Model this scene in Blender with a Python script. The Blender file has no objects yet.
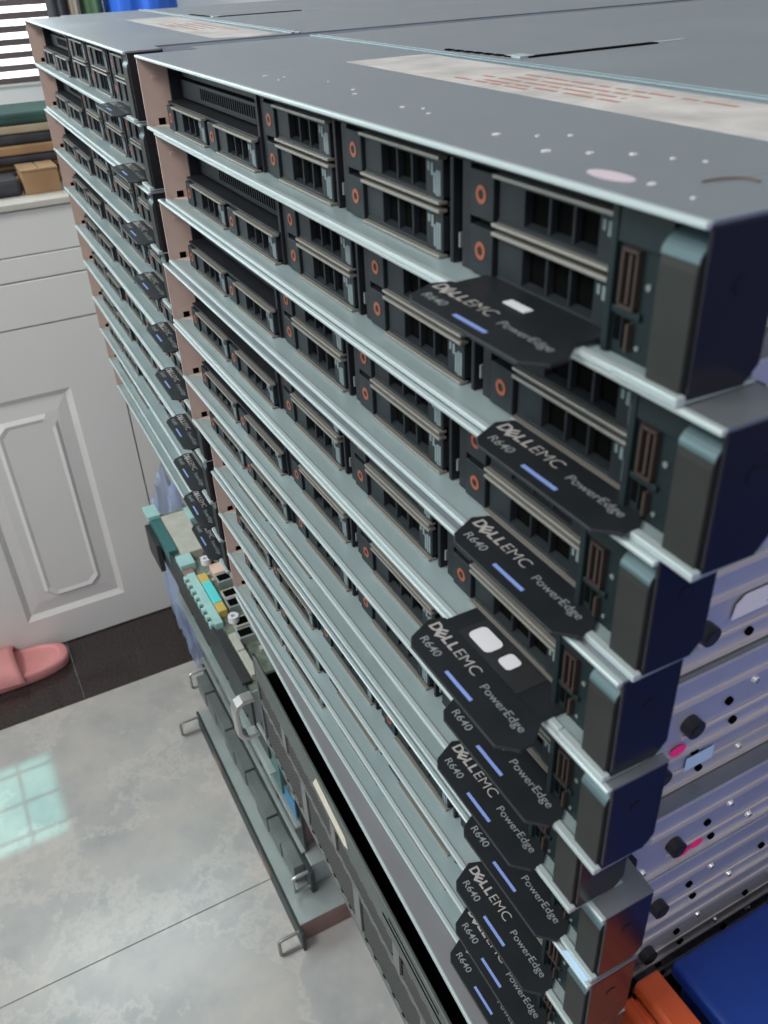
import bpy, math, random
from mathutils import Matrix, Vector, noise
random.seed(7)
S = bpy.context.scene
COL = S.collection
Z0 = 1080.0            # the floor lies 1080 mm below the top of the front stack
U = 43.6

# ------------------------------------------------------------------ materials
def _nodes(name):
    m = bpy.data.materials.new(name); m.use_nodes = True
    nt = m.node_tree; return m, nt, nt.nodes['Principled BSDF']

def mat(name, col, metal=0.0, rough=0.5, var=0.0, scale=20.0, bump=0.0, bscale=200.0, spec=None, emis=None, estr=0.0, alpha=None, trans=0.0, rvar=0.0):
    m, nt, b = _nodes(name)
    b.inputs['Base Color'].default_value = (*col, 1)
    b.inputs['Metallic'].default_value = metal
    b.inputs['Roughness'].default_value = rough
    if spec is not None: b.inputs['Specular IOR Level'].default_value = spec
    if trans: b.inputs['Transmission Weight'].default_value = trans
    if emis:
        b.inputs['Emission Color'].default_value = (*emis, 1); b.inputs['Emission Strength'].default_value = estr
    tc = nt.nodes.new('ShaderNodeTexCoord')
    if var or rvar:
        n = nt.nodes.new('ShaderNodeTexNoise'); n.inputs['Scale'].default_value = scale; n.inputs['Detail'].default_value = 6
        nt.links.new(tc.outputs['Object'], n.inputs['Vector'])
        if var:
            r = nt.nodes.new('ShaderNodeValToRGB')
            r.color_ramp.elements[0].position = .3; r.color_ramp.elements[1].position = .7
            r.color_ramp.elements[0].color = (*[c * (1 - var) for c in col], 1)
            r.color_ramp.elements[1].color = (*[min(1, c * (1 + var)) for c in col], 1)
            nt.links.new(n.outputs['Fac'], r.inputs['Fac']); nt.links.new(r.outputs['Color'], b.inputs['Base Color'])
        if rvar:
            mr = nt.nodes.new('ShaderNodeMapRange')
            mr.inputs['From Min'].default_value = .3; mr.inputs['From Max'].default_value = .7
            mr.inputs['To Min'].default_value = max(.02, rough - rvar); mr.inputs['To Max'].default_value = min(1, rough + rvar)
            nt.links.new(n.outputs['Fac'], mr.inputs['Value']); nt.links.new(mr.outputs['Result'], b.inputs['Roughness'])
    if bump:
        n2 = nt.nodes.new('ShaderNodeTexNoise'); n2.inputs['Scale'].default_value = bscale; n2.inputs['Detail'].default_value = 4
        bp = nt.nodes.new('ShaderNodeBump'); bp.inputs['Strength'].default_value = bump; bp.inputs['Distance'].default_value = 0.0006
        nt.links.new(tc.outputs['Object'], n2.inputs['Vector'])
        nt.links.new(n2.outputs['Fac'], bp.inputs['Height']); nt.links.new(bp.outputs['Normal'], b.inputs['Normal'])
    return m

M = {}
M['lid'] = mat('dusty_zinc_lid', (.265, .29, .315), .7, .38, .10, 9, .15, 900, rvar=.08)
M['ledge'] = mat('zinc_tray', (.40, .50, .51), .40, .36, .14, 9, .08, 600, rvar=.06)
M['hem'] = mat('bright_folded_edge', (.42, .48, .48), .3, .40)
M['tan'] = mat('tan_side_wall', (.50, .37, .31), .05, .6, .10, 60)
M['black'] = mat('black_plastic', (.018, .019, .021), 0, .5, .2, 80)
M['cage'] = mat('dark_cage', (.011, .012, .015), 0, .55, .25, 50, spec=.25)
M['carrier'] = mat('carrier_plastic', (.012, .0155, .0185), 0, .5, .2, 90, spec=.25)
M['hole'] = mat('deep_black', (.003, .003, .003), 0, .9, spec=.03)
M['bar'] = mat('drive_trim_bar', (.24, .225, .20), .4, .45)
M['orange'] = mat('orange_release_ring', (.26, .062, .026), 0, .45)
M['mark'] = mat('pale_print', (.16, .20, .21), 0, .6)
M['ear'] = mat('black_ear_paint', (.008, .008, .013), 0, .27, spec=.40)
M['latchm'] = mat('latch_plastic', (.020, .021, .019), 0, .6, .12, 60, spec=.3)
M['latchtop'] = mat('latch_top_plastic', (.06, .10, .11), .2, .42)
M['panel'] = mat('control_panel_teal_grey', (.008, .015, .017), 0, .55, spec=.25)
M['brown'] = mat('port_shell', (.045, .031, .027), .1, .5, spec=.3)
M['led'] = mat('white_indicator', (.16, .18, .18), 0, .4)
M['tag'] = mat('black_tag_plastic', (.012, .014, .017), 0, .45, .15, 60, spec=.35)
M['tagtext'] = mat('silver_print', (.48, .45, .43), .3, .45)
M['tagtext2'] = mat('grey_print', (.27, .29, .29), .2, .5)
M['bluebar'] = mat('light_blue_stripe', (.22, .31, .66), 0, .4)
M['white'] = mat('white_sticker', (.66, .65, .68), 0, .5)
M['seam'] = mat('lid_seam_metal', (.25, .31, .335), .5, .4)
M['side'] = mat('galvanised_flank', (.50, .52, .60), .55, .38, .06, 30, .1, 500)
M['siderail'] = mat('galvanised_flange', (.62, .57, .54), .4, .45, .05, 30)
M['screw'] = mat('bright_screw', (.85, .85, .85), .9, .25)
M['pink'] = mat('pink_dot', (.95, .03, .22), 0, .5)
M['paleblue'] = mat('pale_blue_sticker', (.45, .62, .80), 0, .4)
M['cream'] = mat('cream_label', (.62, .55, .45), 0, .6, .08, 300)
M['red'] = mat('rust_red_print', (.36, .17, .125), 0, .6)
M['labelw'] = mat('worn_white_label', (.47, .44, .42), 0, .55, .22, 45)
M['cab'] = mat('white_cabinet_paint', (.71, .70, .665), 0, .42, .02, 5)
M['cabgroove'] = mat('cabinet_gap', (.22, .21, .20), 0, .7)
M['granite'] = mat('dark_granite', (.034, .026, .024), 0, .16, .5, 260)
M['wallw'] = mat('white_wall_paint', (.80, .83, .83), 0, .7, .03, 4)
M['reflectorb'] = mat('blue_reflector_colour', (.13, .17, .56), 0, .6)  # colour of the added surface that tints the right flanks blue
M['slipper'] = mat('pink_foam', (.72, .30, .29), 0, .62, .06, 40)
M['orangeplastic'] = mat('orange_plastic', (.52, .085, .025), 0, .38, .06, 20)
M['bluelid'] = mat('blue_plastic', (.006, .035, .22), 0, .40, .06, 30, .1, 120)
M['pilegrey'] = mat('dusty_grey_steel', (.17, .19, .185), .5, .5, .2, 20)
M['pilepale'] = mat('pale_steel_sheet', (.36, .40, .385), .5, .45, .12, 20)
M['piledark'] = mat('dark_steel_front', (.032, .042, .042), .3, .5, .3, 40)
M['rust'] = mat('brown_steel_side', (.24, .15, .125), .2, .55, .25, 30)
M['chrome'] = mat('handle_silver', (.60, .60, .57), .85, .30)
M['dullchrome'] = mat('handle_dull', (.30, .29, .27), .7, .4)
M['pcb'] = mat('board_grey_green', (.16, .19, .15), .1, .6, .35, 120)
M['beige'] = mat('beige_connector', (.42, .41, .35), 0, .5, .1, 60)
M['peach'] = mat('peach_connector', (.72, .50, .40), 0, .5)
M['cyan'] = mat('cyan_plastic', (.10, .62, .62), 0, .35)
M['cyanpale'] = mat('pale_cyan_plastic', (.32, .52, .50), 0, .4, .1, 60)
M['yellow'] = mat('yellow_latch', (.55, .40, .10), 0, .5)
M['teal'] = mat('dark_teal_paint', (.03, .13, .13), .1, .4)
M['bluesticker'] = mat('blue_sticker', (.04, .20, .36), 0, .5)
M['meshframe'] = mat('bezel_frame_grey', (.11, .125, .115), .5, .5, .15, 40)
M['cardboard'] = mat('cardboard', (.30, .18, .09), 0, .8, .2, 25)
M['darkcloth'] = mat('dark_cloth', (.035, .035, .04), 0, .9, .4, 30)
M['green'] = mat('dark_green_cloth', (.025, .065, .055), 0, .8, .3, 12)
M['green2'] = mat('leaf_green_fabric', (.10, .19, .10), 0, .8, .2, 12)
M['bluebag'] = mat('bright_blue_cloth', (.02, .13, .65), 0, .6, .15, 9)
M['daylight'] = mat('daylit_pane', (.8, .8, .8), 0, .3, emis=(1, .98, 1), estr=2.2)
M['slat'] = mat('brown_grey_slat', (.17, .14, .14), 0, .5)
M['plainsteel'] = mat('plain_steel_case', (.10, .11, .115), .5, .5)
M['stain'] = mat('brown_stain', (.10, .07, .055), 0, .7)

def tile_mat():
    m, nt, b = _nodes('polished_marble_tile')
    tc = nt.nodes.new('ShaderNodeTexCoord')
    n1 = nt.nodes.new('ShaderNodeTexNoise'); n1.inputs['Scale'].default_value = 7; n1.inputs['Detail'].default_value = 8; n1.inputs['Roughness'].default_value = .6
    r = nt.nodes.new('ShaderNodeValToRGB'); e = r.color_ramp.elements
    e[0].position = .34; e[0].color = (.33, .335, .325, 1); e[1].position = .68; e[1].color = (.50, .455, .415, 1)
    k = e.new(.5); k.color = (.415, .40, .38, 1)
    n2 = nt.nodes.new('ShaderNodeTexNoise'); n2.inputs['Scale'].default_value = 2.6; n2.inputs['Detail'].default_value = 10; n2.inputs['Roughness'].default_value = .7
    r2 = nt.nodes.new('ShaderNodeValToRGB'); f = r2.color_ramp.elements
    f[0].position = .475; f[0].color = (0, 0, 0, 1); f[1].position = .525; f[1].color = (0, 0, 0, 1); q = f.new(.5); q.color = (.45, .45, .45, 1)
    mx = nt.nodes.new('ShaderNodeMixRGB'); mx.inputs['Color2'].default_value = (.58, .53, .49, 1)
    for n in (n1, n2): nt.links.new(tc.outputs['Object'], n.inputs['Vector'])
    nt.links.new(n1.outputs['Fac'], r.inputs['Fac']); nt.links.new(n2.outputs['Fac'], r2.inputs['Fac'])
    nt.links.new(r.outputs['Color'], mx.inputs['Color1']); nt.links.new(r2.outputs['Color'], mx.inputs['Fac'])
    nt.links.new(mx.outputs['Color'], b.inputs['Base Color'])
    b.inputs['Roughness'].default_value = .22
    return m
M['tile'] = tile_mat()

def perf_mat():
    m, nt, b = _nodes('perforated_black_steel')
    tc = nt.nodes.new('ShaderNodeTexCoord')
    mp = nt.nodes.new('ShaderNodeMapping'); mp.inputs['Rotation'].default_value = (0, math.radians(45), 0); mp.inputs['Scale'].default_value = (1, 0, 1)
    ck = nt.nodes.new('ShaderNodeTexVoronoi'); ck.inputs['Scale'].default_value = 330; ck.inputs['Randomness'].default_value = 0
    r = nt.nodes.new('ShaderNodeValToRGB'); e = r.color_ramp.elements
    e[0].position = .32; e[0].color = (.006, .006, .006, 1); e[1].position = .42; e[1].color = (.055, .055, .054, 1)
    nt.links.new(tc.outputs['Object'], mp.inputs['Vector']); nt.links.new(mp.outputs['Vector'], ck.inputs['Vector'])
    nt.links.new(ck.outputs['Distance'], r.inputs['Fac']); nt.links.new(r.outputs['Color'], b.inputs['Base Color'])
    b.inputs['Roughness'].default_value = .55; b.inputs['Metallic'].default_value = .2
    return m
M['perf'] = perf_mat()

def bag_mat():
    m, nt, b = _nodes('thin_blue_plastic_film')
    b.inputs['Base Color'].default_value = (.42, .52, .74, 1); b.inputs['Roughness'].default_value = .3
    b.inputs['Alpha'].default_value = .42
    return m
M['bag'] = bag_mat()

# ------------------------------------------------------------------ mesh helpers (all in mm)
class MB:
    def __init__(s): s.v = []; s.f = []; s.sm = []
    def add(s, vs, fs, smooth=False):
        o = len(s.v); s.v += [tuple(v) for v in vs]; s.f += [tuple(i + o for i in f) for f in fs]; s.sm += [smooth] * len(fs); return s
    def box(s, x0, x1, y0, y1, z0, z1, m=None):
        vs = [Vector(p) for p in ((x0,y0,z0),(x1,y0,z0),(x1,y1,z0),(x0,y1,z0),(x0,y0,z1),(x1,y0,z1),(x1,y1,z1),(x0,y1,z1))]
        if m: vs = [m @ v for v in vs]
        return s.add(vs, [(0,3,2,1),(4,5,6,7),(0,1,5,4),(1,2,6,5),(2,3,7,6),(3,0,4,7)])
    def prism(s, pts, axis, a, b):
        n = len(pts)
        def mk(p, t):
            return (t, p[0], p[1]) if axis == 'x' else ((p[0], t, p[1]) if axis == 'y' else (p[0], p[1], t))
        vs = [mk(p, a) for p in pts] + [mk(p, b) for p in pts]
        return s.add(vs, [tuple(range(n))[::-1], tuple(range(n, 2*n))] + [(i, (i+1) % n, n+(i+1) % n, n+i) for i in range(n)])
    def cyl(s, c, axis, r, a, b, n=20, r2=None):
        r2 = r if r2 is None else r2
        def mk(t, ang, rr):
            p, q = rr*math.cos(ang), rr*math.sin(ang)
            return (t, c[0]+p, c[1]+q) if axis == 'x' else ((c[0]+p, t, c[1]+q) if axis == 'y' else (c[0]+p, c[1]+q, t))
        vs = [mk(a, 2*math.pi*i/n, r) for i in range(n)] + [mk(b, 2*math.pi*i/n, r2) for i in range(n)]
        s.add(vs, [(i, (i+1) % n, n+(i+1) % n, n+i) for i in range(n)], True)
        s.add(vs, [tuple(range(n))[::-1], tuple(range(n, 2*n))]); return s
    def ring(s, cx, cz, y0, y1, ro, ri, n=24):
        vs = []
        for y in (y0, y1):
            for r in (ro, ri):
                vs += [(cx + r*math.cos(2*math.pi*i/n), y, cz + r*math.sin(2*math.pi*i/n)) for i in range(n)]
        fs = []
        for i in range(n):
            j = (i+1) % n
            fs += [(i, j, n+j, n+i), (2*n+i, 3*n+i, 3*n+j, 2*n+j), (i, 2*n+i, 2*n+j, j), (n+i, n+j, 3*n+j, 3*n+i)]
        return s.add(vs, fs)
    def tube(s, pts, r, n=12, flat=1.0):
        pts = [Vector(p) for p in pts]; rings = []; up = Vector((0.13, .21, .97))
        for i, p in enumerate(pts):
            t = (pts[min(i+1, len(pts)-1)] - pts[max(i-1, 0)]).normalized()
            a = t.cross(up).normalized(); b = t.cross(a).normalized()
            rings.append([p + a*r*math.cos(2*math.pi*k/n) + b*r*flat*math.sin(2*math.pi*k/n) for k in range(n)])
        vs = [v for rg in rings for v in rg]; fs = []
        for i in range(len(pts)-1):
            for k in range(n):
                fs.append((i*n+k, i*n+(k+1) % n, (i+1)*n+(k+1) % n, (i+1)*n+k))
        s.add(vs, fs, True)
        s.add(vs, [tuple(range(n))[::-1], tuple(range((len(pts)-1)*n, len(pts)*n))]); return s
    def build(s, name, m, parent=None, loc=None, bevel=0, seg=2):
        me = bpy.data.meshes.new(name)
        me.from_pydata([(x/1000, y/1000, z/1000) for x, y, z in s.v], [], s.f)
        me.polygons.foreach_set('use_smooth', s.sm)
        me.update(); me.materials.append(M[m] if isinstance(m, str) else m)
        o = bpy.data.objects.new(name, me); COL.objects.link(o)
        if loc: o.location = W(*loc)
        if parent: o.parent = parent
        if bevel:
            b = o.modifiers.new('bevel', 'BEVEL'); b.width = bevel/1000; b.segments = seg; b.limit_method = 'ANGLE'; b.angle_limit = math.radians(40)
        return o

def W(x, y, z): return Vector((x/1000, y/1000, (z+Z0)/1000))
def tag(o, label=None, cat=None, group=None, kind=None):
    if label: o['label'] = label
    if cat: o['category'] = cat
    if group: o['group'] = group
    if kind: o['kind'] = kind
    return o
def thing(name, label, cat, x, y, z, group=None, rz=0):
    o = bpy.data.objects.new(name, None); COL.objects.link(o); o.empty_display_size = .02
    o.location = W(x, y, z); o.rotation_euler = (0, 0, rz)
    return tag(o, label, cat, group)
def kids(o): return [c for c in KIDS.get(o.name, [])]
KIDS = {}
def index():
    KIDS.clear()
    for o in COL.objects:
        if o.parent: KIDS.setdefault(o.parent.name, []).append(o)
def copy_tree(o, parent=None):
    c = o.copy(); COL.objects.link(c)
    if parent: c.parent = parent
    for ch in KIDS.get(o.name, []): copy_tree(ch, c)
    return c

def glyphs(specs, name, m, parent, z, thick=.15):
    """specs: (string, x0, x1, y0, y1, rotation deg, weight) in mm on the plane z, reading along +x with tops towards +y"""
    mb = MB()
    for (txt, x0, x1, y0, y1, rot, wgt) in specs:
        cu = bpy.data.curves.new('t', 'FONT'); cu.body = txt; cu.size = 1; cu.offset = wgt; cu.resolution_u = 4
        ob = bpy.data.objects.new('t', cu); COL.objects.link(ob)
        dg = bpy.context.evaluated_depsgraph_get(); dg.update()
        me = bpy.data.meshes.new_from_object(ob.evaluated_get(dg))
        xs = [v.co.x for v in me.vertices]; ys = [v.co.y for v in me.vertices]
        ax, bx, ay, by = min(xs), max(xs), min(ys), max(ys)
        cx, cy = (x0+x1)/2, (y0+y1)/2; r = Matrix.Rotation(math.radians(rot), 2)
        vs = []
        for v in me.vertices:
            p = Vector((((v.co.x-ax)/(bx-ax)-.5)*(x1-x0), ((v.co.y-ay)/(by-ay)-.5)*(y1-y0))); p = r @ p
            vs.append((cx+p.x, cy+p.y, z+thick))
        fs = [tuple(p.vertices) for p in me.polygons]
        mb.add(vs, fs)
        COL.objects.unlink(ob); bpy.data.objects.remove(ob); bpy.data.curves.remove(cu); bpy.data.meshes.remove(me)
    return mb.build(name, m, parent)

# ------------------------------------------------------------------ the rack server (local origin: front left corner of the lid, z = 0 on its top)
LID = [(0, 0), (482.5, 0), (482.5, 25.5), (458, 27), (458, 720), (-20, 720), (-20, 42), (0, 42)]
def make_server():
    t = thing('rack_server', 'x', 'server', 0, 0, 0)
    # tray floor, rear body
    mb = MB(); mb.prism(LID[::-1], 'z', -43.1, -42.2)
    mb.box(-20, -18.8, 42, 720, -42.2, -1)
    mb.box(-20, 458, 719, 720, -42.2, -1)
    mb.build('chassis_tray', 'ledge', t)
    mb = MB()
    mb.prism([(-.4, -43.3), (.9, -43.4), (3.0, -43.0), (3.0, -42.1), (2.2, -41.3), (-.1, -41.5)], 'x', 0, 459)
    mb.box(459.5, 482.6, -.9, 2.2, -43.4, -40.9)
    mb.build('tray_front_hem', 'hem', t, bevel=.35)
    # lid
    mb = MB(); mb.prism(LID, 'z', -1.0, 0)
    mb.build('lid', 'lid', t)
    mb = MB(); mb.prism([(-.4, -1.5), (1.0, -1.9), (2.0, -.2), (1.6, .08), (0, .08), (-.4, -.4)], 'x', 0, 482.6)
    mb.build('lid_front_hem', 'hem', t, bevel=.3)
    # tan side wall at the open left end
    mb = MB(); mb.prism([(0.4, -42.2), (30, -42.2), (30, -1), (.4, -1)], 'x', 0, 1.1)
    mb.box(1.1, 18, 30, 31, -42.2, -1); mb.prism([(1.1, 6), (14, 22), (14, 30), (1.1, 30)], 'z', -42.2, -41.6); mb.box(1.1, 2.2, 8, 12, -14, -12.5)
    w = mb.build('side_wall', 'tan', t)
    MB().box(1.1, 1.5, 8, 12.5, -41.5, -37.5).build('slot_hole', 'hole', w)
    # drive cage
    mb = MB()
    mb.box(20, 180, 27, 29, -26.5, -1.2)            # recessed upper left panel
    mb.box(20, 180, 11, 29, -27.0, -25.4)
    mb.box(18, 20, 14, 29, -42, -1.2); mb.box(178, 181, 12, 29, -42, -1.2)
    mb.box(18, 20, 29, 30.5, -42, -1.2)
    mb.box(181, 458, 17.5, 29, -42.1, -1.2)
    mb.box(20, 180, 17.5, 29, -42.1, -26.5)
    mb.box(181, 445, 13, 18, -7.2, -1.4)
    for c in (196, 287, 379):
        mb.box(c-14, c-9, 13.4, 18, -42, -7.2)
        if c > 200: mb.box(c-20.5, c-18.5, 12.6, 18, -42, -7.2)
    cg = mb.build('drive_cage', 'cage', t, bevel=.2, seg=1)
    for c in (287, 379): MB().box(c-15.8, c-15.0, 13.2, 14.5, -36, -31).build('status_light_pipe', 'led', cg)
    g = MB().box(16, 176, 22.5, 27, -12.6, -3.4).box(16, 176, 21, 27, -24.5, -13.8).build('grille', 'carrier', t, bevel=.4)
    h = MB()
    for i in range(30): h.box(60+i*3.6, 62.2+i*3.6, 20.9, 21.1, -21.5, -15.6)
    h.box(40, 46, 22.4, 22.6, -7, -5)
    h.build('grille_slots', 'hole', g)
    # eight drive carriers, two rows
    def carrier(c, zt, zb, dy, short=False):
        x0, x1 = c-7.2, c+66.8; y = 12+dy
        mb = MB()
        mb.box(x0, c+6.2, y, y+5, zb+.6, zt-.6)
        mb.box(c+7.6, c+21, y+1.2, y+5, zb+.6, zt-.6)
        for a in (32.2, 43.2): mb.box(c+a-.2, c+a+1.0, y+1.6, y+4.4, zb+.6, zt-.6)
        mb.box(c+55.3, x1, y+.6, y+5, zb+.6, zt-.6)
        mb.box(c+7.6, x1, y+.8, y+4.4, zt-2.6, zt-.6); mb.box(c+7.6, x1, y+.8, y+4.4, zb+.6, zb+2.4)
        mb.box(x0, x1, y+9, y+30, zb+.4, zt-.4)
        mb.prism([(y+1.2, zb+2.4), (y+4.2, zb+2.4), (y+4.2, zb+3.6)], 'x', c+20, c+55)
        cr = mb.build('drive_carrier', 'carrier', t, bevel=.25, seg=1)
        tp = MB(); tp.box(c+7, x1+.3, y-1.4, y+2.4, zt-1.3, zt); tp.box(c+7, x1+.3, y-1.4, y+2.4, zb, zb+1.2)
        if dy < 0: tp.box(c+7, x1+.3, y+2.4, y+16, zt-.8, zt)
        tp.build('trim_bar', 'bar', cr, bevel=.3)
        bt = MB().ring(c-.6, (zt+zb)/2+.2, y-.25, y+.3, 2.9, 1.55).build('release_button', 'orange', cr)
        MB().box(c+21.2, c+55.2, y+4.2, y+4.5, zb+2.5, zt-2.6).build('vent_opening', 'hole', cr)
        mk = MB()
        mk.box(c+57.0, c+58.2, y+.35, y+.7, zt-6.0, zt-3.2); mk.box(c+59.2, c+60.6, y+.35, y+.7, zt-7.2, zt-3.2)
        for k, (a, l) in enumerate(((60.9, 3.8), (62.6, 1.6), (64.3, 2.4))): mk.box(c+a, c+a+1.2, y+.35, y+.7, zb+1.8+l*.3, zt-5.2-(k == 0)*1.0)
        mk.build('capacity_marks', 'mark', cr)
    for c in (30, 111.5): carrier(c, -26.6, -42.0, -3)
    for c in (196, 287, 379):
        carrier(c, -7.8, -23.7, 0); carrier(c, -25.2, -42.0, 0)
    # control panel beside the last drive
    mb = MB(); mb.box(447, 468.5, 7, 30, -42.1, -1.4); mb.box(447, 449.4, 5.4, 8, -42, -1.4)
    mb.box(449.4, 468, 5.8, 8, -12.5, -3); mb.box(449.4, 460, 6, 8, -30.8, -28.8)
    cp = mb.build('control_panel', 'panel', t, bevel=.3)
    mb = MB(); mb.box(452, 452.8, 5.2, 7.2, -28, -13.5); mb.box(457.2, 458, 5.2, 7.2, -28, -13.5); mb.box(452, 458, 5.2, 7.2, -14, -13.2); mb.box(452, 458, 5.2, 7.2, -28.4, -27.6)
    mb.box(454.6, 455.6, 5.4, 7.2, -27, -14.5)
    pp = mb.build('display_port', 'brown', cp)
    MB().box(452.8, 457.2, 6.7, 7.1, -27.6, -14).build('port_opening', 'hole', pp)
    mb = MB(); mb.box(456.2, 457.2, 5.2, 7.2, -39.5, -32)
    up = mb.build('usb_port', 'brown', cp)
    MB().box(450.4, 452.4, 6.7, 7.1, -38, -31.6).box(453.4, 455.9, 6.7, 7.1, -39.6, -31.6).build('port_opening', 'hole', up)
    MB().cyl((461.2, -21.5), 'y', .9, 6.5, 7.1, 12).build('indicator_light', 'led', cp)
    MB().cyl((459.6, -38.0), 'y', .7, 6.5, 7.1, 12).build('indicator_light', 'led', cp)
    # ear with latch
    mb = MB(); mb.prism([(2.6, -42.4), (2.2, -1.2), (25.5, -1.2), (25.5, -38), (21, -43.0)], 'x', 481.2, 482.7)
    mb.box(458, 481.3, 22, 25.5, -42.2, -1.2)
    er = mb.build('ear', 'ear', t, bevel=.4)
    MB().cyl((14, -16), 'x', 2.6, 482.6, 483.0, 20).build('ear_rivet', 'ear', er)
    pts = [(10, -42), (1.2, -42), (1.0, -12), (1.3, -9.7)] + [(10-8.6*math.cos(a*math.pi/16), -9.7+5.2*math.sin(a*math.pi/16)) for a in range(1, 8)] + [(10, -4.4)]
    lt = MB().prism([(p[0], p[1]) for p in pts], 'x', 469.2, 480.9).build('latch', 'latchm', t, bevel=.3)
    tpp = [(10-8.9*math.cos(a*math.pi/16), -9.7+5.5*math.sin(a*math.pi/16)) for a in range(0, 9)]
    tpp2 = [(10-8.3*math.cos(a*math.pi/16), -9.7+4.9*math.sin(a*math.pi/16)) for a in range(8, -1, -1)]
    MB().prism(tpp[::-1]+tpp2[::-1], 'x', 469.1, 481.0).build('latch_cap', 'latchtop', lt)
    # pull-out information tag lying on the tray
    T = [(388.5, 10.5), (386, 4), (391.5, -7.0), (396, -9.6), (452.5, -9.6), (458.6, -3.4), (458.0, 3.0), (451.5, 10.5)]
    tg = MB().prism(T, 'z', -42.0, -40.6).build('information_tag', 'tag', t, bevel=.35)
    z = -40.6
    glyphs([('D', 389.6, 394.2, 1.9, 6.9, 0, .03), ('E', 393.8, 398.2, 1.6, 6.6, 38, .045), ('L', 398.9, 402.2, 1.9, 6.7, 0, .03), ('L', 403.0, 406.3, 1.9, 6.7, 0, .03)], 'brand_lettering', 'tagtext', tg, z)
    glyphs([('EMC', 407.6, 421.8, 1.9, 6.6, 0, -.008)], 'brand_lettering', 'tagtext', tg, z)
    glyphs([('R640', 394.3, 406.3, -4.9, -1.3, 0, .005)], 'model_lettering', 'tagtext2', tg, z)
    glyphs([('PowerEdge', 427.6, 452.4, -.3, 4.1, 0, .0)], 'product_lettering', 'tagtext2', tg, z)
    MB().box(414.6, 431.6, -5.9, -4.5, z, z+.15).build('blue_stripe', 'bluebar', tg)
    # right flank: folded flanges, standoff, screws
    mb = MB(); mb.box(456.8, 458, 25, 720, -42.2, -1)
    mb.build('side_panel', 'side', t, bevel=.3)
    return t

server = make_server()
index()
near = [(0, 0), (13.8, .45), (2.4, -1.9), (.6, -6.3), (3.9, -7.4), (-8.7, -3.8), (-.3, 4.9), (0.5, 2), (-1, 3.8), (-8, 5.8)]
near_lab = ['topmost server of the front stack, its labelled lid fully in view',
  'second server down the front stack, jutting out furthest at the right end',
  'third server from the top of the front stack, its tag text clear',
  'fourth server down the front stack, its pulled-out tag showing two white stickers',
  'fifth server down the front stack, its tag half under the pulled-out one',
  'sixth server down the front stack, its right ear set back',
  'seventh server down the front stack, its grey ear top uncovered',
  'eighth server down the front stack, pale blue sticker on its ear top',
  'ninth server down the front stack, second from its lowest drive-bay server',
  'lowest server with drive bays in the front stack, just above the perforated server']
far_dy = [9, 10, 7, 9, 11, 11, 11, 11, 14, 18]
far_dx = [-511, -505, -502, -506, -502, -505, -497, -501, -504, -514]
far_lab = ['topmost rack server of the rear stack, nearest the window blind',
  'second server from the top of the rear stack, its tag end glinting teal',
  'third server down the rear stack, its left end before the cardboard',
  'fourth server down the rear stack, its left end at the worktop edge',
  'fifth server from the top of the rear stack, level with the cabinet drawers',
  'sixth server from the top of the rear stack, in front of the white drawer',
  'seventh server from the top of the rear stack, fourth from its bottom',
  'eighth server from the top of the rear stack, third from its bottom',
  'ninth server of the rear stack, resting on the lowest one',
  'lowest rack server of the rear stack, hanging over the opened switch and blue bag']
servers = []
for i, (dx, dy) in enumerate(near):
    o = server if i == 0 else copy_tree(server)
    o.location = W(dx, dy, -U*i); tag(o, near_lab[i], 'server', 'rack servers stacked at the front'); servers.append(o)
fars = []
for i in range(10):
    o = copy_tree(server); o.location = W(far_dx[i], far_dy[i], -U*i); o.rotation_euler = (0, 0, -.020); tag(o, far_lab[i], 'server', 'rack servers stacked at the rear'); fars.append(o)
index()
def child(o, name):
    return [c for c in KIDS.get(o.name, []) if c.name.split('.')[0] == name][0]
# tags of the first and fourth server are pulled further out
child(servers[0], 'information_tag').location = Vector((-.007, -.011, .0005)); child(servers[0], 'information_tag').rotation_euler = (0, 0, 0)
tg4 = child(servers[3], 'information_tag'); tg4.location = Vector((.002, -.0135, 0))
for k, d in ((1, 1), (2, 2.5), (4, 2), (5, 3), (6, 4), (7, 1.5), (8, 0), (9, -1.5)): child(servers[k], 'information_tag').location = Vector((d/1000, 0, 0))
for sv, inc in ((servers[3], True), (servers[0], False)):
    tg_ = child(sv, 'information_tag')
    mb = MB(); mb.box(389.5, 451.5, 9.5, 24.5, -41.9, -40.7)
    mb.build('tag_tray', 'tag', tg_, bevel=.3)
    if inc:
        mb = MB(); mb.box(398, 437, 10.5, 24, -40.7, -40.5)
        mb.build('tag_recess', 'black', tg_)
        mb = MB()
        def rr(x0, x1, y0, y1, r):
            pts = []
            for cx, cy, a0 in ((x1-r, y1-r, 0), (x0+r, y1-r, 90), (x0+r, y0+r, 180), (x1-r, y0+r, 270)):
                for k in range(5): a = math.radians(a0+k*22.5); pts.append((cx+r*math.cos(a), cy+r*math.sin(a)))
            return pts
        mb.prism(rr(401, 414.5, 12.5, 21, 2.4), 'z', -40.5, -40.3); mb.prism(rr(419, 426, 14, 21, 1.8), 'z', -40.5, -40.3)
        mb.build('tag_sticker', 'white', tg_)
    else:
        mb = MB(); mb.box(414, 425, 12.4, 15.8, -40.7, -40.4, Matrix.Identity(4)); mb.build('tag_sticker', 'white', tg_)

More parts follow.
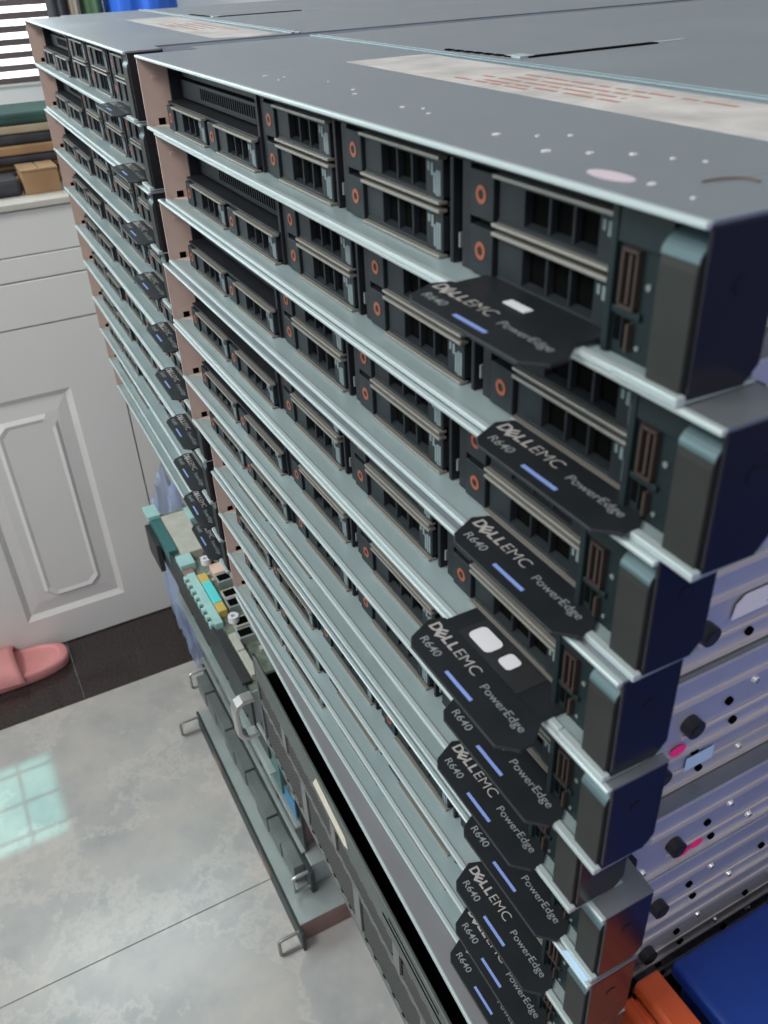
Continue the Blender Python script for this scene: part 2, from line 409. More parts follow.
def flank(sv):
    sd = child(sv, 'side_panel')
    MB().prism([(28, -13), (719, -13), (719, -.4), (24, -.4), (24, -8)], 'x', 458, 459.3).build('side_flange', 'side', sd, bevel=.2)
    MB().box(459.2, 460.0, 46, 719, -13.4, -10.6).build('flange_edge', 'siderail', sd)
    MB().box(458, 459.0, 60, 719, -33.5, -31.5).build('side_rib', 'siderail', sd, bevel=.3)
    MB().box(458, 459.4, 30, 719, -42.9, -41.3).build('bottom_fold', 'siderail', sd)
    MB().cyl((63, -26), 'x', 4.3, 458, 462.5, 24).cyl((63, -26), 'x', 2.6, 462.5, 463.2, 20).build('mounting_post', 'black', sd)
    for (y, z) in ((47, -36), (96, -19), (112, -37), (150, -24)): MB().cyl((y, z), 'x', 2.0, 458, 459.5, 14, 1.3).build('screw', 'screw', sd)
    for (y, z) in ((83, -24), (88, -37), (132, -28)): MB().cyl((y, z), 'x', 1.9, 458, 459.15, 14).build('side_hole', 'hole', sd)
for sv in servers: flank(sv)

# things printed or stuck on single servers
MB().prism([(458, 26), (482.5, 25.5), (480, 60), (458, 90)], 'z', -1, -.02).build('ear_top_plate', 'lid', servers[0], bevel=.2)
lid1 = child(servers[0], 'lid')
def lid_label(lid):
    MB().box(-19, 457, 129, 131.5, 0, .9).box(-19, 457, 135, 136.5, 0, .7).build('lid_seam', 'seam', lid, bevel=.2)
    lb = MB().prism([(147, 77), (440, 75), (452, 100), (448, 122), (150, 126)], 'z', 0, .12).build('lid_label', 'labelw', lid)
    mb = MB()
    for (x0, x1, y) in ((262, 385, 112), (266, 350, 104), (250, 345, 97), (262, 350, 90), (245, 300, 85)):
        x = x0
        while x < x1:
            w = random.uniform(6, 22); mb.box(x, min(x+w, x1), y-1.2, y+1.2, .12, .2); x += w+random.uniform(2, 5)
    mb.build('label_print', 'red', lb)
    mb = MB(); mb.box(205, 210, 152, 238, 0, .6); mb.build('handle_slot', 'hole', lid)
    mb = MB(); mb.box(196, 208, 147, 156, 0, .9); mb.box(202, 206, 240, 262, 0, .3); mb.build('slot_end', 'hem', lid)
    mb = MB()
    for k in range(7): mb.box(140+k*9, 146+k*9, 143+k*.6, 146+k*.6, 0, .6)
    mb.build('lid_notch', 'hole', lid)
lid_label(lid1)
lidf = child(fars[0], 'lid'); lid_label(lidf)
mb = MB()
for (x, y, r) in ((302, 26, 2.2), (311, 30, 1.6), (322, 26, 1.4), (371, 22, 2.4), (382, 30, 1.2), (388, 38, 1.4), (402, 18, 2.4), (412, 26, 1.8), (421, 34, 2.0), (432, 38, 1.4), (246, 33, 1.6), (258, 28, 1.8), (170, 22, 2.0), (182, 27, 1.5), (190, 21, 1.2), (450, 14, 1.9), (440, 42, 1.2), (214, 36, 1.2), (466, 12, 1.1)):
    n = 9; mb.prism([(x+r*random.uniform(.3, .7)*math.cos(2*math.pi*k/n), y+r*random.uniform(.3, .8)*math.sin(2*math.pi*k/n)) for k in range(n)], 'z', 0, .25)
tag(mb.build('paint_specks', 'white', lid1), kind='stuff')
MB().prism([(437+8.5*math.cos(2*math.pi*k/24), 12.5+3.6*math.sin(2*math.pi*k/24)) for k in range(24)], 'z', 0, .12).build('oval_sticker', mat('faded_pink_sticker', (.55, .45, .50), 0, .5), lid1)
mb = MB(); mb.tube([(462+6*math.cos(a), 27+9*math.sin(a), .15) for a in [x*.2+1.2 for x in range(12)]], .35, 6); mb.build('brown_mark', 'stain', lid1)
def side(sv): return child(sv, 'side_panel')
mb = MB(); mb.prism([(75, -25.5), (150, -25.5), (150, -15.5), (80, -15.5), (76, -19)], 'x', 459.3, 459.7); lb = mb.build('side_label', 'white', side(servers[3]))
mb = MB()
for k in range(4): mb.box(459.7, 459.75, 92, 104, -18-k*1.8, -17.6-k*1.8)
mb.build('label_lines', 'mark', lb)
def pinkdot(sv, y, z):
    MB().prism([(y+4.2*math.cos(2*math.pi*k/20), z+2.6*math.sin(2*math.pi*k/20)) for k in range(20)], 'x', 459.1, 459.25).build('pink_dot', 'pink', side(sv))
pinkdot(servers[4], 59, -38); pinkdot(servers[6], 70, -36); pinkdot(servers[6], 78, -35)
MB().box(459.2, 459.4, 78, 94, -33, -25).build('blue_sticker', 'paleblue', side(servers[5]))
tagear = child(servers[7], 'lid')
MB().prism([(465, -.2), (480, -.2), (481, 5), (478, 7), (468, 6)], 'z', .02, .15).build('blue_sticker', 'paleblue', tagear)

# ------------------------------------------------------------------ below the front stack
st = thing('storage_server', 'dark perforated steel server at the very bottom of the front stack', 'server', 0, 5, -600, None, -.034)
mb = MB(); mb.box(14, 440, 38, 700, 0, 159); mb.build('chassis', 'hole', st)
ld = MB().box(0, 480, 0, 24, 159.4, 162.8).box(-14, 440, 24, 700, 159.4, 162.8).build('lid', mat('grey_violet_steel', (.27, .265, .275), .5, .45, .10, 12), st, bevel=.5)
he = MB().box(0, 480, -.8, .8, 158.6, 162.9).build('lid_front_hem', 'hem', ld, bevel=.4)
ld.rotation_euler = (0, 0, -.003)
mb = MB()
mb.box(22, 470, 0, 3, 79, 108)
mb.box(22, 470, 0, 38, -9, -5); mb.box(22, 26, 0, 38, -9, 80); mb.box(22, 26, 0, 3, 80, 108)
fr = mb.build('bezel_frame', 'meshframe', st, bevel=.8)
mb = MB(); mb.box(26, 464, 2.4, 30, -5, 79); mb.build('bezel_backing', 'hole', st)
def pan(x0, x1, z0, z1):
    return MB().prism([(x0, z0), (x1-6, z0), (x1, z0+6), (x1, z1), (x0+6, z1), (x0, z1-6)], 'y', 1.4, 2.4).build('perforated_panel', 'perf', st)
xs = [26, 140, 252, 364, 478]
for a, b in zip(xs[:-1], xs[1:]):
    pan(a+4, min(b-12, 468), -3, 44); 
for a, b in zip([26, 98, 210, 322, 434], [86, 198, 310, 422, 480]): pan(a+4, min(b, 468), 51, 76)
mb = MB()
def chain(z, x0=24, x1=469, amp=1.3, w=1.6):
    n = int((x1-x0)/4.0); 
    up = []; lo = []
    for k in range(n+1):
        x = x0+k*(x1-x0)/n; d = amp*(1 if k % 4 < 2 else -1)
        up.append((x, z+d+w/2)); lo.append((x, z+d-w/2))
    for k in range(n):
        mb.add([(up[k][0], .6, up[k][1]), (up[k+1][0], .6, up[k+1][1]), (lo[k+1][0], .6, lo[k+1][1]), (lo[k][0], .6, lo[k][1]),
                (up[k][0], 2.6, up[k][1]), (up[k+1][0], 2.6, up[k+1][1]), (lo[k+1][0], 2.6, lo[k+1][1]), (lo[k][0], 2.6, lo[k][1])],
               [(0, 1, 2, 3), (0, 4, 5, 1), (3, 2, 6, 7), (4, 7, 6, 5)])
for z in (-4.5, 46.5, 49, 78, 82): chain(z)
for x in (128, 240, 352): mb.box(x, x+12, .6, 2.6, -4, 47)
for x in (88, 200, 312, 424): mb.box(x, x+10, .6, 2.6, 49, 78)
mb.build('bezel_ribs', mat('rib_grey', (.20, .20, .195), .5, .5), st)
MB().prism([(170, 88), (232, 84), (240, 89), (236, 97), (180, 104)], 'y', -.3, .1).build('cream_label', 'cream', st)
mb = MB(); mb.box(300, 400, -.2, .1, 92, 95); mb.box(310, 380, -.2, .1, 100, 102); mb.build('bezel_slot', 'hole', st)

# a low steel table behind carries both stacks
tb = thing('low_table', 'low dark steel table hidden behind the stacks and carrying them', 'table', 0, 420, -1080)
MB().box(-600, 455, -300, 340, 462, 479.5).build('table_top', 'plainsteel', tb, bevel=2)
for (x, y) in ((-590, 40), (420, 40), (-590, 310), (420, 310)):
    MB().box(x, x+30, y, y+25, 0, 462).build('leg', 'plainsteel', tb, bevel=1)
for i in range(3):
    c = thing('closed_server', ('topmost', 'middle', 'lowest')[i]+' of three plain closed steel servers set back under the rear stack', 'server', -505, 130, -436.2-54.6*(i+1), 'closed servers under the rear stack')
    MB().box(0, 440, 0, 560, .1, 54.3).build('chassis', 'plainsteel', c, bevel=1)
    MB().box(-20, 460, -1.5, 0, .6, 53).build('front_plate', 'piledark', c)

# ------------------------------------------------------------------ pile of old equipment on the floor
def handle(parent, x, y, z, h, d, r, m, name='handle'):
    """U grip standing on a front face: legs at z +- h/2, reaching d towards -y"""
    pts = [(x, y, z+h/2)]
    for k in range(5): a = math.radians(90*k/4); pts.append((x, y-d+5-5*math.sin(a), z+h/2-5+5*math.cos(a)))
    for k in range(5): a = math.radians(90*k/4); pts.append((x, y-d+5-5*math.cos(a), z-h/2+5-5*math.sin(a)))
    pts.append((x, y, z-h/2))
    return MB().tube(pts, r, 12).build(name, m, parent)

p1 = thing('old_rack_chassis', 'lowest grey chassis of the floor pile, two silver loop handles on its front', 'server', -488, 20, -1080, 'old chassis piled on the floor')
MB().box(8, 448, 4, 310, .2, 38).build('chassis', 'rust', p1, bevel=1)
MB().box(8, 447.5, 4, 309, 38, 39.2).build('top_cover', 'pilepale', p1)
MB().box(0, 462, 0, 4, 1, 38).build('front_panel', 'piledark', p1, bevel=.6)
mb = MB(); mb.box(90, 130, -.8, 0, 10, 26); mb.box(300, 345, -.8, 0, 8, 24); mb.build('front_latch', 'rust', p1, bevel=.4)
handle(p1, 10, 0, 20, 30, 32, 2.2, 'dullchrome'); handle(p1, 454, 0, 20, 34, 30, 2.4, 'dullchrome')

p2 = thing('old_rack_chassis', 'second chassis up in the floor pile, small bright handle at its right end', 'server', -548, 60, -1040, 'old chassis piled on the floor')
MB().box(8, 462, 4, 310, .2, 43).build('chassis', 'pilepale', p2, bevel=1)
MB().box(0, 474, -3, 4, 1, 43).build('front_panel', 'piledark', p2, bevel=.6)
mb = MB()
for k in range(9): mb.box(22+k*48, 68+k*48, -21+(k % 3)*1.5, -3, 6, 40-(k % 2)*3)
mb.build('front_cover', 'pilegrey', p2, bevel=.6)
handle(p2, 12, 0, 24, 34, 30, 2.6, 'chrome'); handle(p2, 466, 0, 24, 32, 26, 2.6, 'chrome')

p4 = thing('old_rack_chassis', 'tall dark chassis in the middle of the floor pile with a blue sticker', 'server', -560, 66, -996, 'old chassis piled on the floor')
MB().box(8, 440, 4, 290, .2, 118).build('chassis', 'rust', p4, bevel=1)
MB().box(0, 452, 0, 4, 1, 117).build('front_panel', 'piledark', p4, bevel=.6)
mb = MB(); mb.box(0, 452, -6, 0, 0, 3); mb.box(0, 452, -8, 0, 56, 60); mb.box(0, 452, -5, 0, 113, 117); mb.build('front_lip', 'pilepale', p4, bevel=.6)
mb = MB()
for k in range(6): mb.box(26+k*68, 84+k*68, -2.5, 0, 10, 50); mb.box(20+k*72, 84+k*72, -3.5, 0, 66, 108)
mb.build('bay_cover', 'pilegrey', p4, bevel=1)
MB().box(372, 448, -4.6, -3.6, 68, 104).build('blue_sticker', 'bluesticker', p4)

p5 = thing('old_rack_chassis', 'pale flat chassis directly under the opened switch with big handle', 'server', -572, 50, -877, 'old chassis piled on the floor')
MB().box(8, 440, 4, 300, .2, 118).build('chassis', 'rust', p5, bevel=1)
MB().box(0, 452, 0, 4, 1, 116).build('front_panel', 'teal', p5, bevel=.6)
mb = MB(); mb.box(10, 440, -9, 0, 30, 34); mb.box(60, 452, -5, 0, 84, 87); mb.box(0, 452, -9, 0, 112, 117); mb.build('front_lip', 'pilepale', p5, bevel=.6)
mb = MB()
for k in range(5): mb.box(20+k*84, 90+k*84, -3, 0, 44, 80)
mb.box(20, 360, -4, 0, 4, 26)
mb.build('bay_cover', 'piledark', p5, bevel=1)

# opened network switch at the top of the pile; its components stand on the tray
p3 = thing('opened_switch', 'opened network switch with black ports and cyan parts on top of the floor pile', 'switch', -585, 30, -744)
MB().box(0, 462, 0, 3, 0, 56).build('front_panel', 'piledark', p3, bevel=.6)
MB().box(8, 454, 3, 300, 0, 4).box(8, 10, 3, 300, 4, 52).box(452, 454, 3, 300, 4, 52).build('tray', 'pilepale', p3)
MB().box(10, 452, 4, 290, 48, 52).build('circuit_board', 'pcb', p3)
z = 52
MB().box(0, 128, -2, 12, 36, 60).build('corner_module', 'teal', p3, bevel=.8)
MB().box(-6, 30, -6, 14, 58, 66).build('module_cap', 'cyanpale', p3, bevel=.8)
MB().box(6, 74, -10, -2, -10, 40).build('black_module', 'black', p3, bevel=1)
MB().box(34, 150, 13, 50, z, z+12).build('cream_card', 'beige', p3, bevel=.6)
MB().box(34, 70, 50, 70, z, z+16).build('cyan_block', 'cyanpale', p3, bevel=.8)
MB().box(150, 178, 2, 24, z, z+12).build('cyan_socket', 'cyanpale', p3, bevel=.6)
MB().box(180, 214, 2, 18, z-2, z+6).build('brown_socket', 'rust', p3, bevel=.6)
mb = MB(); mb.box(196, 322, 5, 16, z, z+9)
for k in range(8): mb.box(198+k*16, 206+k*16, -1, 5, z, z+8)
mb.build('cyan_card_edge', 'cyanpale', p3, bevel=.5)
MB().box(230, 282, 17, 29, z, z+12).build('cyan_heat_plate', 'cyan', p3, bevel=.6)
MB().box(208, 230, 17, 29, z, z+11).build('yellow_latch', 'yellow', p3, bevel=.5)
MB().box(282, 302, 17, 29, z, z+11).build('yellow_latch', 'yellow', p3, bevel=.5)
for (x, y) in ((192, 36), (333, 28)):
    MB().ring(0, 0, 0, 9, 7, 3).build('washer_knob', 'white', p3).matrix_local = Matrix.Translation((x/1000, y/1000, (z+14)/1000)) @ Matrix.Rotation(math.radians(90), 4, 'X')
MB().box(198, 222, 38, 56, z, z+14).build('peach_connector', 'peach', p3, bevel=.6)
for k, (x, y) in enumerate(((234, 48), (272, 44), (294, 43), (336, 38), (360, 34))):
    c = MB().box(x-11, x+9, y-11, y+18, z, z+12).build('port_cage', 'beige' if k % 2 else 'pilepale', p3, bevel=.4)
    MB().box(x-8, x+6, y-9, y+8, z+12, z+12.4).build('port_opening', 'hole', c)
for k in range(30):
    x = random.uniform(140, 385); y = random.uniform(30, 60); w = random.uniform(3, 9); MB().box(x, x+w, y, y+random.uniform(3, 9), z, z+random.uniform(3, 9)).build('board_chip', random.choice(['beige', 'pilepale', 'black', 'beige']), p3)
MB().box(350, 386, 13, 23, z, z+10).build('white_cover_strip', 'beige', p3, bevel=.6)
MB().box(388, 436, 13, 23, z, z+10).build('white_cover_strip', 'beige', p3, bevel=.6)
MB().box(330, 440, -1, 12, z, z+6).build('black_fan_cover', 'black', p3, bevel=.8)
# big flat silver handle
pts = []
hx = 474
mb = MB()
prof = [(3, 62), (-12, 62), (-20, 58), (-24, 50), (-24, 10), (-20, 2), (-12, -2), (3, -2)]
inn = [(3, 56), (-11, 56), (-15, 53), (-18, 48), (-18, 12), (-15, 7), (-11, 4), (3, 4)]
n = len(prof)
vs = [(hx-16, p[0], p[1]) for p in prof]+[(hx-16, p[0], p[1]) for p in inn]+[(hx, p[0], p[1]) for p in prof]+[(hx, p[0], p[1]) for p in inn]
fs = []
for i in range(n-1):
    fs += [(i, i+1, n+i+1, n+i), (2*n+i, 3*n+i, 3*n+i+1, 2*n+i+1), (i, 2*n+i, 2*n+i+1, i+1), (n+i, n+i+1, 3*n+i+1, 3*n+i)]
fs += [(0, n, 3*n, 2*n), (n-1, 3*n-1, 4*n-1, 2*n-1)]
mb.add(vs, fs).build('handle', 'chrome', p3, bevel=1.5, seg=3)

# crumpled blue bag behind the pile
def blob(name, m, c, r, seed, amp=.25, seg=40, rings=28):
    vs = []; fs = []
    for i in range(rings+1):
        th = math.pi*i/rings
        for j in range(seg):
            ph = 2*math.pi*j/seg
            d = Vector((math.sin(th)*math.cos(ph), math.sin(th)*math.sin(ph), math.cos(th)))
            k = 1+amp*noise.noise(d*2.3+Vector((seed, 0, 0)))+amp*.5*abs(noise.noise(d*6+Vector((0, seed, 0))))
            vs.append((c[0]+r[0]*d.x*k, c[1]+r[1]*d.y*k, c[2]+r[2]*d.z*k))
    for i in range(rings):
        for j in range(seg):
            fs.append((i*seg+j, (i+1)*seg+j, (i+1)*seg+(j+1) % seg, i*seg+(j+1) % seg))
    return MB().add(vs, fs, True).build(name, m)
b = blob('plastic_bag', 'bag', (0, 0, 0), (24, 30, 165), 3.3, .6); b.location = W(-622, 72, -850)
tag(b, 'crumpled translucent blue plastic bag hanging behind the floor pile', 'bag')

# ------------------------------------------------------------------ orange crate with blue lid at the lower right
oc = thing('orange_tray', 'orange-red plastic tray standing on edge by the right end of the front stack', 'tray', 470, 41, -1080)
H = 713
mb = MB(); mb.box(0, 400, 6, 9, 0, H-4); mb.box(0, 4, 6, 20, 0, H-4); mb.box(396, 400, 6, 20, 0, H-4); mb.box(0, 400, 6, 20, H-7, H-4)
mb.build('tray_body', 'orangeplastic', oc, bevel=1)
mb = MB(); mb.prism([(0, H-40), (0, H-12), (2, H-10), (6, H-10), (7, H), (9, H+1), (21, H+1), (21, H-6), (8, H-6), (8, H-40)], 'x', -.5, 402)
mb.build('tray_rim', 'orangeplastic', oc, bevel=1.2)
bb = thing('blue_box', 'blue plastic box with flat lid standing beside the front stack behind the orange tray', 'box', 470, 70, -1080)
MB().box(2, 380, 8, 520, 0, 703).build('box_body', 'bluelid', bb, bevel=5, seg=3)
MB().box(0, 384, 0, 526, 703, 714).build('box_lid', 'bluelid', bb, bevel=3, seg=3)

# ------------------------------------------------------------------ the room
def struct(o): o['kind'] = 'structure'; return o
def fbox(name, m, *b, bevel=0):
    return struct(MB().box(*b[:4], b[4]+Z0, b[5]+Z0).build(name, m, bevel=bevel))
mb = MB()
xs = [-660, -151.2, 648, 1448, 2300]; ys = [-2200, -1500, -700, 640, 1440, 2300]
for a, b_ in zip(xs[:-1], xs[1:]):
    for c, d in zip(ys[:-1], ys[1:]): mb.box(a+.7, b_-.7, c+.7, d-.7, -8, 0)
fl = struct(mb.build('floor', 'tile', bevel=.3))
g = struct(MB().box(-660.5, 2300, -2200, 2300, -12, -1.2).build('trim_1', mat('grout', (.10, .08, .07), 0, .9)))
mb = MB()
for c, d in ((-2200, -800), (-799.6, -143.1), (-142.85, 500), (501, 1300), (1301, 2300)): mb.box(-1250, -661, c, d, -10, -.2)
struct(mb.build('trim_2', 'granite'))
fbox('wall_left', 'wallw', -1260, -1250, -2200, -500, -1080, 1300)
w = MB(); w.box(-1260, -1250, -500, 2300, 0, Z0-132); w.box(-1260, -1250, 160, 2300, Z0-132, 2380); w.box(-1260, -1250, -500, 160, Z0+600, 2380)
struct(w.build('wall_left', 'wallw'))
fbox('blue_reflector', 'reflectorb', 1750, 1760, -700, 2300, -1080, 300)  # added blue surface out of view, puts blue reflections on flanks and ears
fbox('wall_back', 'wallw', -1260, 1760, 2300, 2310, -1080, 1300)
# window with blind
fr = MB(); fr.box(-1262, -1244, -500, 160, Z0-137, Z0-131); fr.box(-1262, -1246, 155, 160, Z0-131, Z0+600); fr.box(-1262, -1246, -500, -494, Z0-131, Z0+600)
wn = struct(fr.build('window_1', 'wallw'))
pn = MB().box(-1290, -1288, -500, 160, Z0-131, Z0+600).build('pane', 'daylight', wn)
bl = thing('window_blind', 'slatted venetian blind over the bright window at upper left', 'blind', -1240, -190, -131)
mb = MB()
for k in range(36):
    z = 3+k*20.2; m4 = Matrix.Translation((0, 0, z)) @ Matrix.Rotation(math.radians(-46), 4, 'Y')
    mb.box(-7, 7, -306, 342, -.6, .6, m4)
mb.build('slats', 'slat', bl)
mb = MB()
for y in (-240, 0, 240): mb.cyl((0, y), 'z', .8, 0, 720, 8)
mb.build('cord', 'slat', bl)
MB().box(-9, 9, -308, 344, 722, 745).build('head_rail', 'slat', bl)

# counter cabinet
cab = thing('base_cabinet', 'white kitchen cabinet with moulded doors and drawers along the left wall', 'cabinet', -838, 0, -1080)
MB().box(-408, -19, -1200, 1500, 0, 818).build('carcass', 'cabgroove', cab)
dr = []
def panel(name, y0, y1, z0, z1, x1=0):
    return MB().box(-18, x1, y0, y1, z0, z1).build(name, 'cab', cab, bevel=1.5)
for (y0, y1) in ((-1199, -330), (-328, 73), (75, 480), (482, 900), (902, 1499)):
    panel('drawer', y0, y1, 750, 816); panel('drawer', y0, y1, 712, 748.6); panel('drawer', y0, y1, 638.5, 710)
def door(y0, y1):
    z0, z1 = 3, 636.5
    a0, a1, c0, c1 = y0+130, y1-85, 74, 522   # frame opening
    d = MB()
    d.box(-18, 0, y0, a0, z0, z1); d.box(-18, 0, a1, y1, z0, z1); d.box(-18, 0, a0, a1, z0, c0); d.box(-18, 0, a0, a1, c1, z1)
    # bevelled recess and raised octagonal centre
    def loop(y0, y1, z0, z1, x, c=0):
        if not c: return [(x, y0, z0), (x, y1, z0), (x, y1, z1), (x, y0, z1)]
        return [(x, y0+c, z0), (x, y1-c, z0), (x, y1, z0+c), (x, y1, z1-c), (x, y1-c, z1), (x, y0+c, z1), (x, y0, z1-c), (x, y0, z0+c)]
    ii = [loop(a0, a1, c0, c1, 0), loop(a0+10, a1-10, c0+10, c1-10, -7), loop(a0+30, a1-30, c0+36, c1-36, -4)]
    for p, q in zip(ii[:-1], ii[1:]): d.add(p+q, [(k, (k+1) % 4, 4+(k+1) % 4, 4+k) for k in range(4)])
    d.add(ii[-1], [(0, 1, 2, 3)])
    r0 = loop(a0+46, a1-34, c0+38, c1-38, -4, 16); r1 = loop(a0+52, a1-40, c0+45, c1-45, 1.5, 15); r2 = loop(a0+58, a1-46, c0+52, c1-52, -1, 14)
    for p, q in ((r0, r1), (r1, r2)): d.add(p+q, [(k, (k+1) % 8, 8+(k+1) % 8, 8+k) for k in range(8)])
    d.add(r2, [tuple(range(8))])
    return d.build('door', 'cab', cab)
for (y0, y1) in ((-730, -329.5), (-327, 73.5), (76, 480), (482, 900)): door(y0, y1)
MB().box(-412, 8, -1200, 1500, 818.5, 829).build('worktop', mat('pale_worktop', (.52, .49, .44), 0, .4, .05, 8), cab, bevel=2)

# things on the worktop
def simple(name, m, label, cat, x, y, z, mbs, group=None, bevel=1.0):
    o = mbs.build(name, m, bevel=bevel); o.location = W(x, y, z); return tag(o, label, cat, group)
ZT = -251
cbx = thing('cardboard_box', 'small brown cardboard box on the worktop beside the rear stack', 'box', -905, 22, ZT)
MB().box(-30, 30, -20, 34, 0, 34).build('box_body', 'cardboard', cbx, bevel=1)
MB().box(-31, 31, -21, 6, 34, 36).box(-31, 31, 8, 35, 34, 36).build('flap', 'cardboard', cbx)
zz = ZT
for k, (m, x, y0, y1, h, w, lab) in enumerate((
    ('darkcloth', -905, -260, -2, 26, 60, 'dark folded cloth at the front edge of the worktop beside the cardboard box'),)):
    simple('folded_cloth', m, lab, 'cloth', x, 0, zz, MB().box(-w/2, w/2, y0, y1, 0, h), bevel=7)
zz = ZT
base_x = -1010
shs = [('cardboard', -300, 90, 16, 'brown cardboard sheet lying flat on the worktop, lowest of its stack'),
       ('darkcloth', -300, 40, 8, 'thin black sheet lying on the lowest cardboard sheet'),
       ('cardboard', -300, 96, 9, 'second brown cardboard sheet in the stack on the worktop'),
       ('darkcloth', -300, 92, 14, 'dark cloth bundle inside the cardboard stack on the worktop'),
       ('cardboard', -300, 70, 14, 'upper brown cardboard sheet of the stack on the worktop'),
       ('darkcloth', -300, 100, 16, 'dark folded cloth under the tan sheet on the worktop'),
       ('cream', -300, 86, 12, 'tan sheet under the green cloth on the worktop'),
       ('green', -300, 110, 18, 'dark green folded cloth topping the stack on the worktop')]
for k, (m, y0, y1, h, lab) in enumerate(shs):
    off = random.uniform(-8, 8)
    mm = m if m != 'cream' else mat('tan_card', (.36, .30, .20), 0, .8, .15, 20)
    simple('cardboard_sheet' if m in ('cardboard', 'cream') else 'folded_cloth', mm, lab, 'sheet' if m in ('cardboard', 'cream') else 'cloth', base_x+off, 0, zz, MB().box(-60, 60, y0, y1, 0, h-.4), bevel=2.5 if m in ('cardboard', 'cream') else 5)
    zz += h
def cloth_roll(name, m, label, cat, x, y, w, h, d=60):
    mb = MB(); n = 24
    pts = []
    for k in range(n):
        a = 2*math.pi*k/n; r = 1+.12*math.sin(a*5)+.08*math.sin(a*9+1)
        pts.append((math.cos(a)*d/2*r, math.sin(a)*w/2*r))
    mb.prism(pts, 'z', 0, h)
    o = mb.build(name, m, bevel=6); o.location = W(x, y, ZT); return tag(o, label, cat)
cloth_roll('rolled_mat', 'darkcloth', 'dark grey rolled mat standing beside the window blind', 'mat', -1130, 152, 32, 340)
cloth_roll('cardboard_tube', mat('tan_tube', (.42, .37, .30), 0, .8, .1, 10), 'beige tube standing between the dark mat and the green bag', 'tube', -1130, 176, 20, 340)
cloth_roll('green_bag', 'green2', 'muted green bag standing left of the bright blue bag', 'bag', -1130, 208, 34, 345)
cloth_roll('blue_bag', 'bluebag', 'bright blue bag standing behind the rear stack by the wall', 'bag', -1120, 290, 116, 350, 110)

# slipper on the granite strip
sl = thing('slipper', 'pink foam slipper lying on the dark granite strip by the cabinet', 'slipper', -792, -146, -1080)
out = []
N = 44
def sole(k):
    a = 2*math.pi*k/N
    y = -125+125*math.cos(a); t = (y+250)/250
    wd = 46*(abs(math.sin(a))**.72)*(.80+.26*t*t) if True else 0
    return (wd*(1 if math.sin(a) > 0 else -1), y)
pts = [sole(k) for k in range(N)]
vs = []; fs = []
rings_ = [(0, .95), (3, 1.0), (14, 1.0), (20, 1.02), (24, .98), (24.5, .90)]
for (z, s_) in rings_: vs += [(p[0]*s_, -125+(p[1]+125)*s_, z) for p in pts]
for r_ in range(len(rings_)-1):
    for k in range(N): fs.append((r_*N+k, r_*N+(k+1) % N, (r_+1)*N+(k+1) % N, (r_+1)*N+k))
fs += [tuple(range(N))[::-1]]
mb = MB().add(vs, fs, True)
vs2 = [(p[0]*.90, -125+(p[1]+125)*.90, 24.5) for p in pts]+[(p[0]*.82, -125+(p[1]+125)*.86, 21.5) for p in pts]
mb.add(vs2, [(k, (k+1) % N, N+(k+1) % N, N+k) for k in range(N)], True); mb.add(vs2[N:], [tuple(range(N))], False)
mb.build('sole', 'slipper', sl)
mb = MB(); A = 16; B = 9; vs = []
for thick in (0, 4):
    for i in range(B+1):
        y = -85-i*10
        for j in range(A+1):
            a = math.pi*j/A; hgt = 34+i*2.6+thick; wdt = 46+thick*.8
            vs.append((wdt*math.cos(a)*(1-.02*i), y-6*math.sin(a), 16+hgt*math.sin(a)))
n1 = (A+1)*(B+1); fs = []
for i in range(B):
    for j in range(A):
        a = i*(A+1)+j; fs += [(a, a+1, a+A+2, a+A+1), (n1+a, n1+a+A+1, n1+a+A+2, n1+a+1)]
for j in range(A): fs += [(j, n1+j, n1+j+1, j+1), (B*(A+1)+j, B*(A+1)+j+1, n1+B*(A+1)+j+1, n1+B*(A+1)+j)]
mb.add(vs, fs, True).build('strap', 'slipper', sl)

# ------------------------------------------------------------------ light
wd = bpy.data.worlds.new('room_light'); S.world = wd; wd.use_nodes = True
nt = wd.node_tree; bg = nt.nodes['Background']
tc = nt.nodes.new('ShaderNodeTexCoord'); sp = nt.nodes.new('ShaderNodeSeparateXYZ'); nt.links.new(tc.outputs['Generated'], sp.inputs[0])
mr = nt.nodes.new('ShaderNodeMapRange'); mr.inputs['From Min'].default_value = -.9; mr.inputs['From Max'].default_value = .9
nt.links.new(sp.outputs['X'], mr.inputs['Value'])
cr = nt.nodes.new('ShaderNodeValToRGB'); e = cr.color_ramp.elements
e[0].color = (.52, .74, .77, 1); e[1].color = (.56, .53, .56, 1); k = e.new(.5); k.color = (.64, .66, .66, 1)
nt.links.new(mr.outputs['Result'], cr.inputs['Fac']); nt.links.new(cr.outputs['Color'], bg.inputs['Color'])
bg.inputs['Strength'].default_value = .74

def area(name, loc, target, size, power, col, sy=None):
    l = bpy.data.lights.new(name, 'AREA'); l.energy = power; l.color = col; l.size = size/1000
    if sy: l.shape = 'RECTANGLE'; l.size_y = sy/1000
    o = bpy.data.objects.new(name, l); COL.objects.link(o); o.location = W(*loc)
    o.rotation_euler = (W(*target)-W(*loc)).to_track_quat('-Z', 'Y').to_euler(); return o
area('window_daylight', (-1180, -190, 260), (0, 0, -400), 600, 7, (.80, .97, 1), 700)
area('ceiling_lamp', (200, -1200, 1250), (0, 0, -400), 900, 26, (1, .99, .96), 500)
area('front_left_light', (-900, -1900, 300), (100, 0, -350), 900, 22, (.74, .96, 1), 900)  # unseen soft cyan area light from the front left, no window there
area('right_fill', (1500, -500, 500), (458, 100, -200), 500, 6, (1, .96, .98), 500)  # added fill that brightens the right flanks and ears

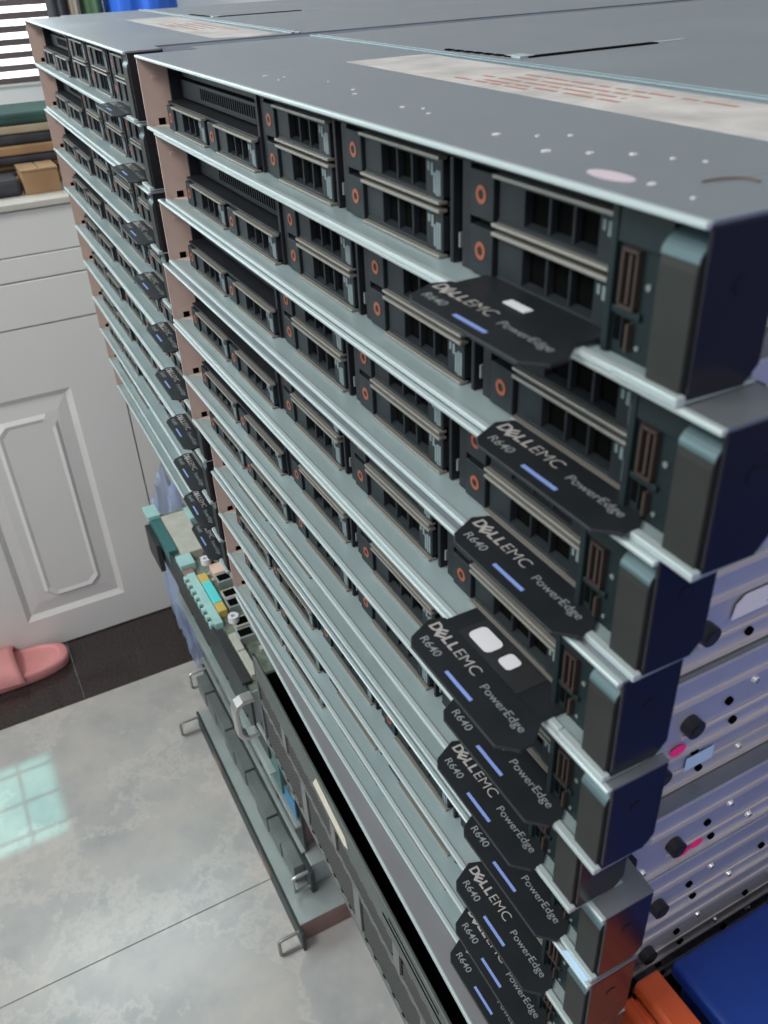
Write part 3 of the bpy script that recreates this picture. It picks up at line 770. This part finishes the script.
l = bpy.data.lights.new('floor_patch_spot', 'SPOT'); l.energy = 150; l.color = (.30, 1, .95); l.spot_size = math.radians(16); l.spot_blend = .1; l.shadow_soft_size = .004  # added spot, grid pattern in its emission makes the cyan floor patch
lo = bpy.data.objects.new('floor_patch_spot', l); COL.objects.link(lo); lo.location = W(-475, -290, 1100)
l.use_nodes = True; ln = l.node_tree; em = [n for n in ln.nodes if n.type == 'EMISSION'][0]
tcn = ln.nodes.new('ShaderNodeTexCoord'); sx = ln.nodes.new('ShaderNodeSeparateXYZ'); ln.links.new(tcn.outputs['Normal'], sx.inputs[0])
def mth(op, a, b=None):
    n = ln.nodes.new('ShaderNodeMath'); n.operation = op
    for i, v in enumerate((a, b)):
        if v is None: continue
        if isinstance(v, (int, float)): n.inputs[i].default_value = v
        else: ln.links.new(v, n.inputs[i])
    return n.outputs[0]
uu = mth('DIVIDE', sx.outputs[0], sx.outputs[2]); vv = mth('DIVIDE', sx.outputs[1], sx.outputs[2])
def soft(v, half, edge=.006):
    n = ln.nodes.new('ShaderNodeMapRange'); n.interpolation_type = 'SMOOTHSTEP'
    n.inputs['From Min'].default_value = half+edge; n.inputs['From Max'].default_value = half-edge
    ln.links.new(mth('ABSOLUTE', v), n.inputs['Value']); return n.outputs['Result']
box_ = mth('MULTIPLY', soft(uu, .040), soft(vv, .030))
bars = mth('MULTIPLY', mth('GREATER_THAN', mth('PINGPONG', uu, .0155), .0016), mth('GREATER_THAN', mth('PINGPONG', mth('ADD', vv, .006), .018), .0013))
ln.links.new(mth('MULTIPLY', box_, mth('ADD', mth('MULTIPLY', bars, .7), .3)), em.inputs['Strength'])

# ------------------------------------------------------------------ camera
cam = bpy.data.cameras.new('camera'); co = bpy.data.objects.new('camera', cam); COL.objects.link(co)
cam.sensor_fit = 'HORIZONTAL'; cam.sensor_width = 36; cam.lens = 861.07/768*36
cam.clip_start = .02; cam.clip_end = 50
Rm = [(0.46756676, 0.88300533, -0.04102342), (0.47061107, -0.28794507, -0.83403409), (-0.74826903, 0.37066054, -0.55018563)]
right, down, fwd = [Vector(r) for r in Rm]
mw = Matrix((( right.x, -down.x, -fwd.x, 0), (right.y, -down.y, -fwd.y, 0), (right.z, -down.z, -fwd.z, 0), (0, 0, 0, 1)))
co.matrix_world = Matrix.Translation(W(615.2139, -145.2208, 51.8359)) @ mw
cam.dof.use_dof = True; cam.dof.focus_distance = .56; cam.dof.aperture_fstop = 24
S.camera = co
S.view_settings.view_transform = 'Standard'; S.view_settings.look = 'None'; S.view_settings.gamma = 1
S.view_settings.use_curve_mapping = False; S.view_settings.exposure = -0.06
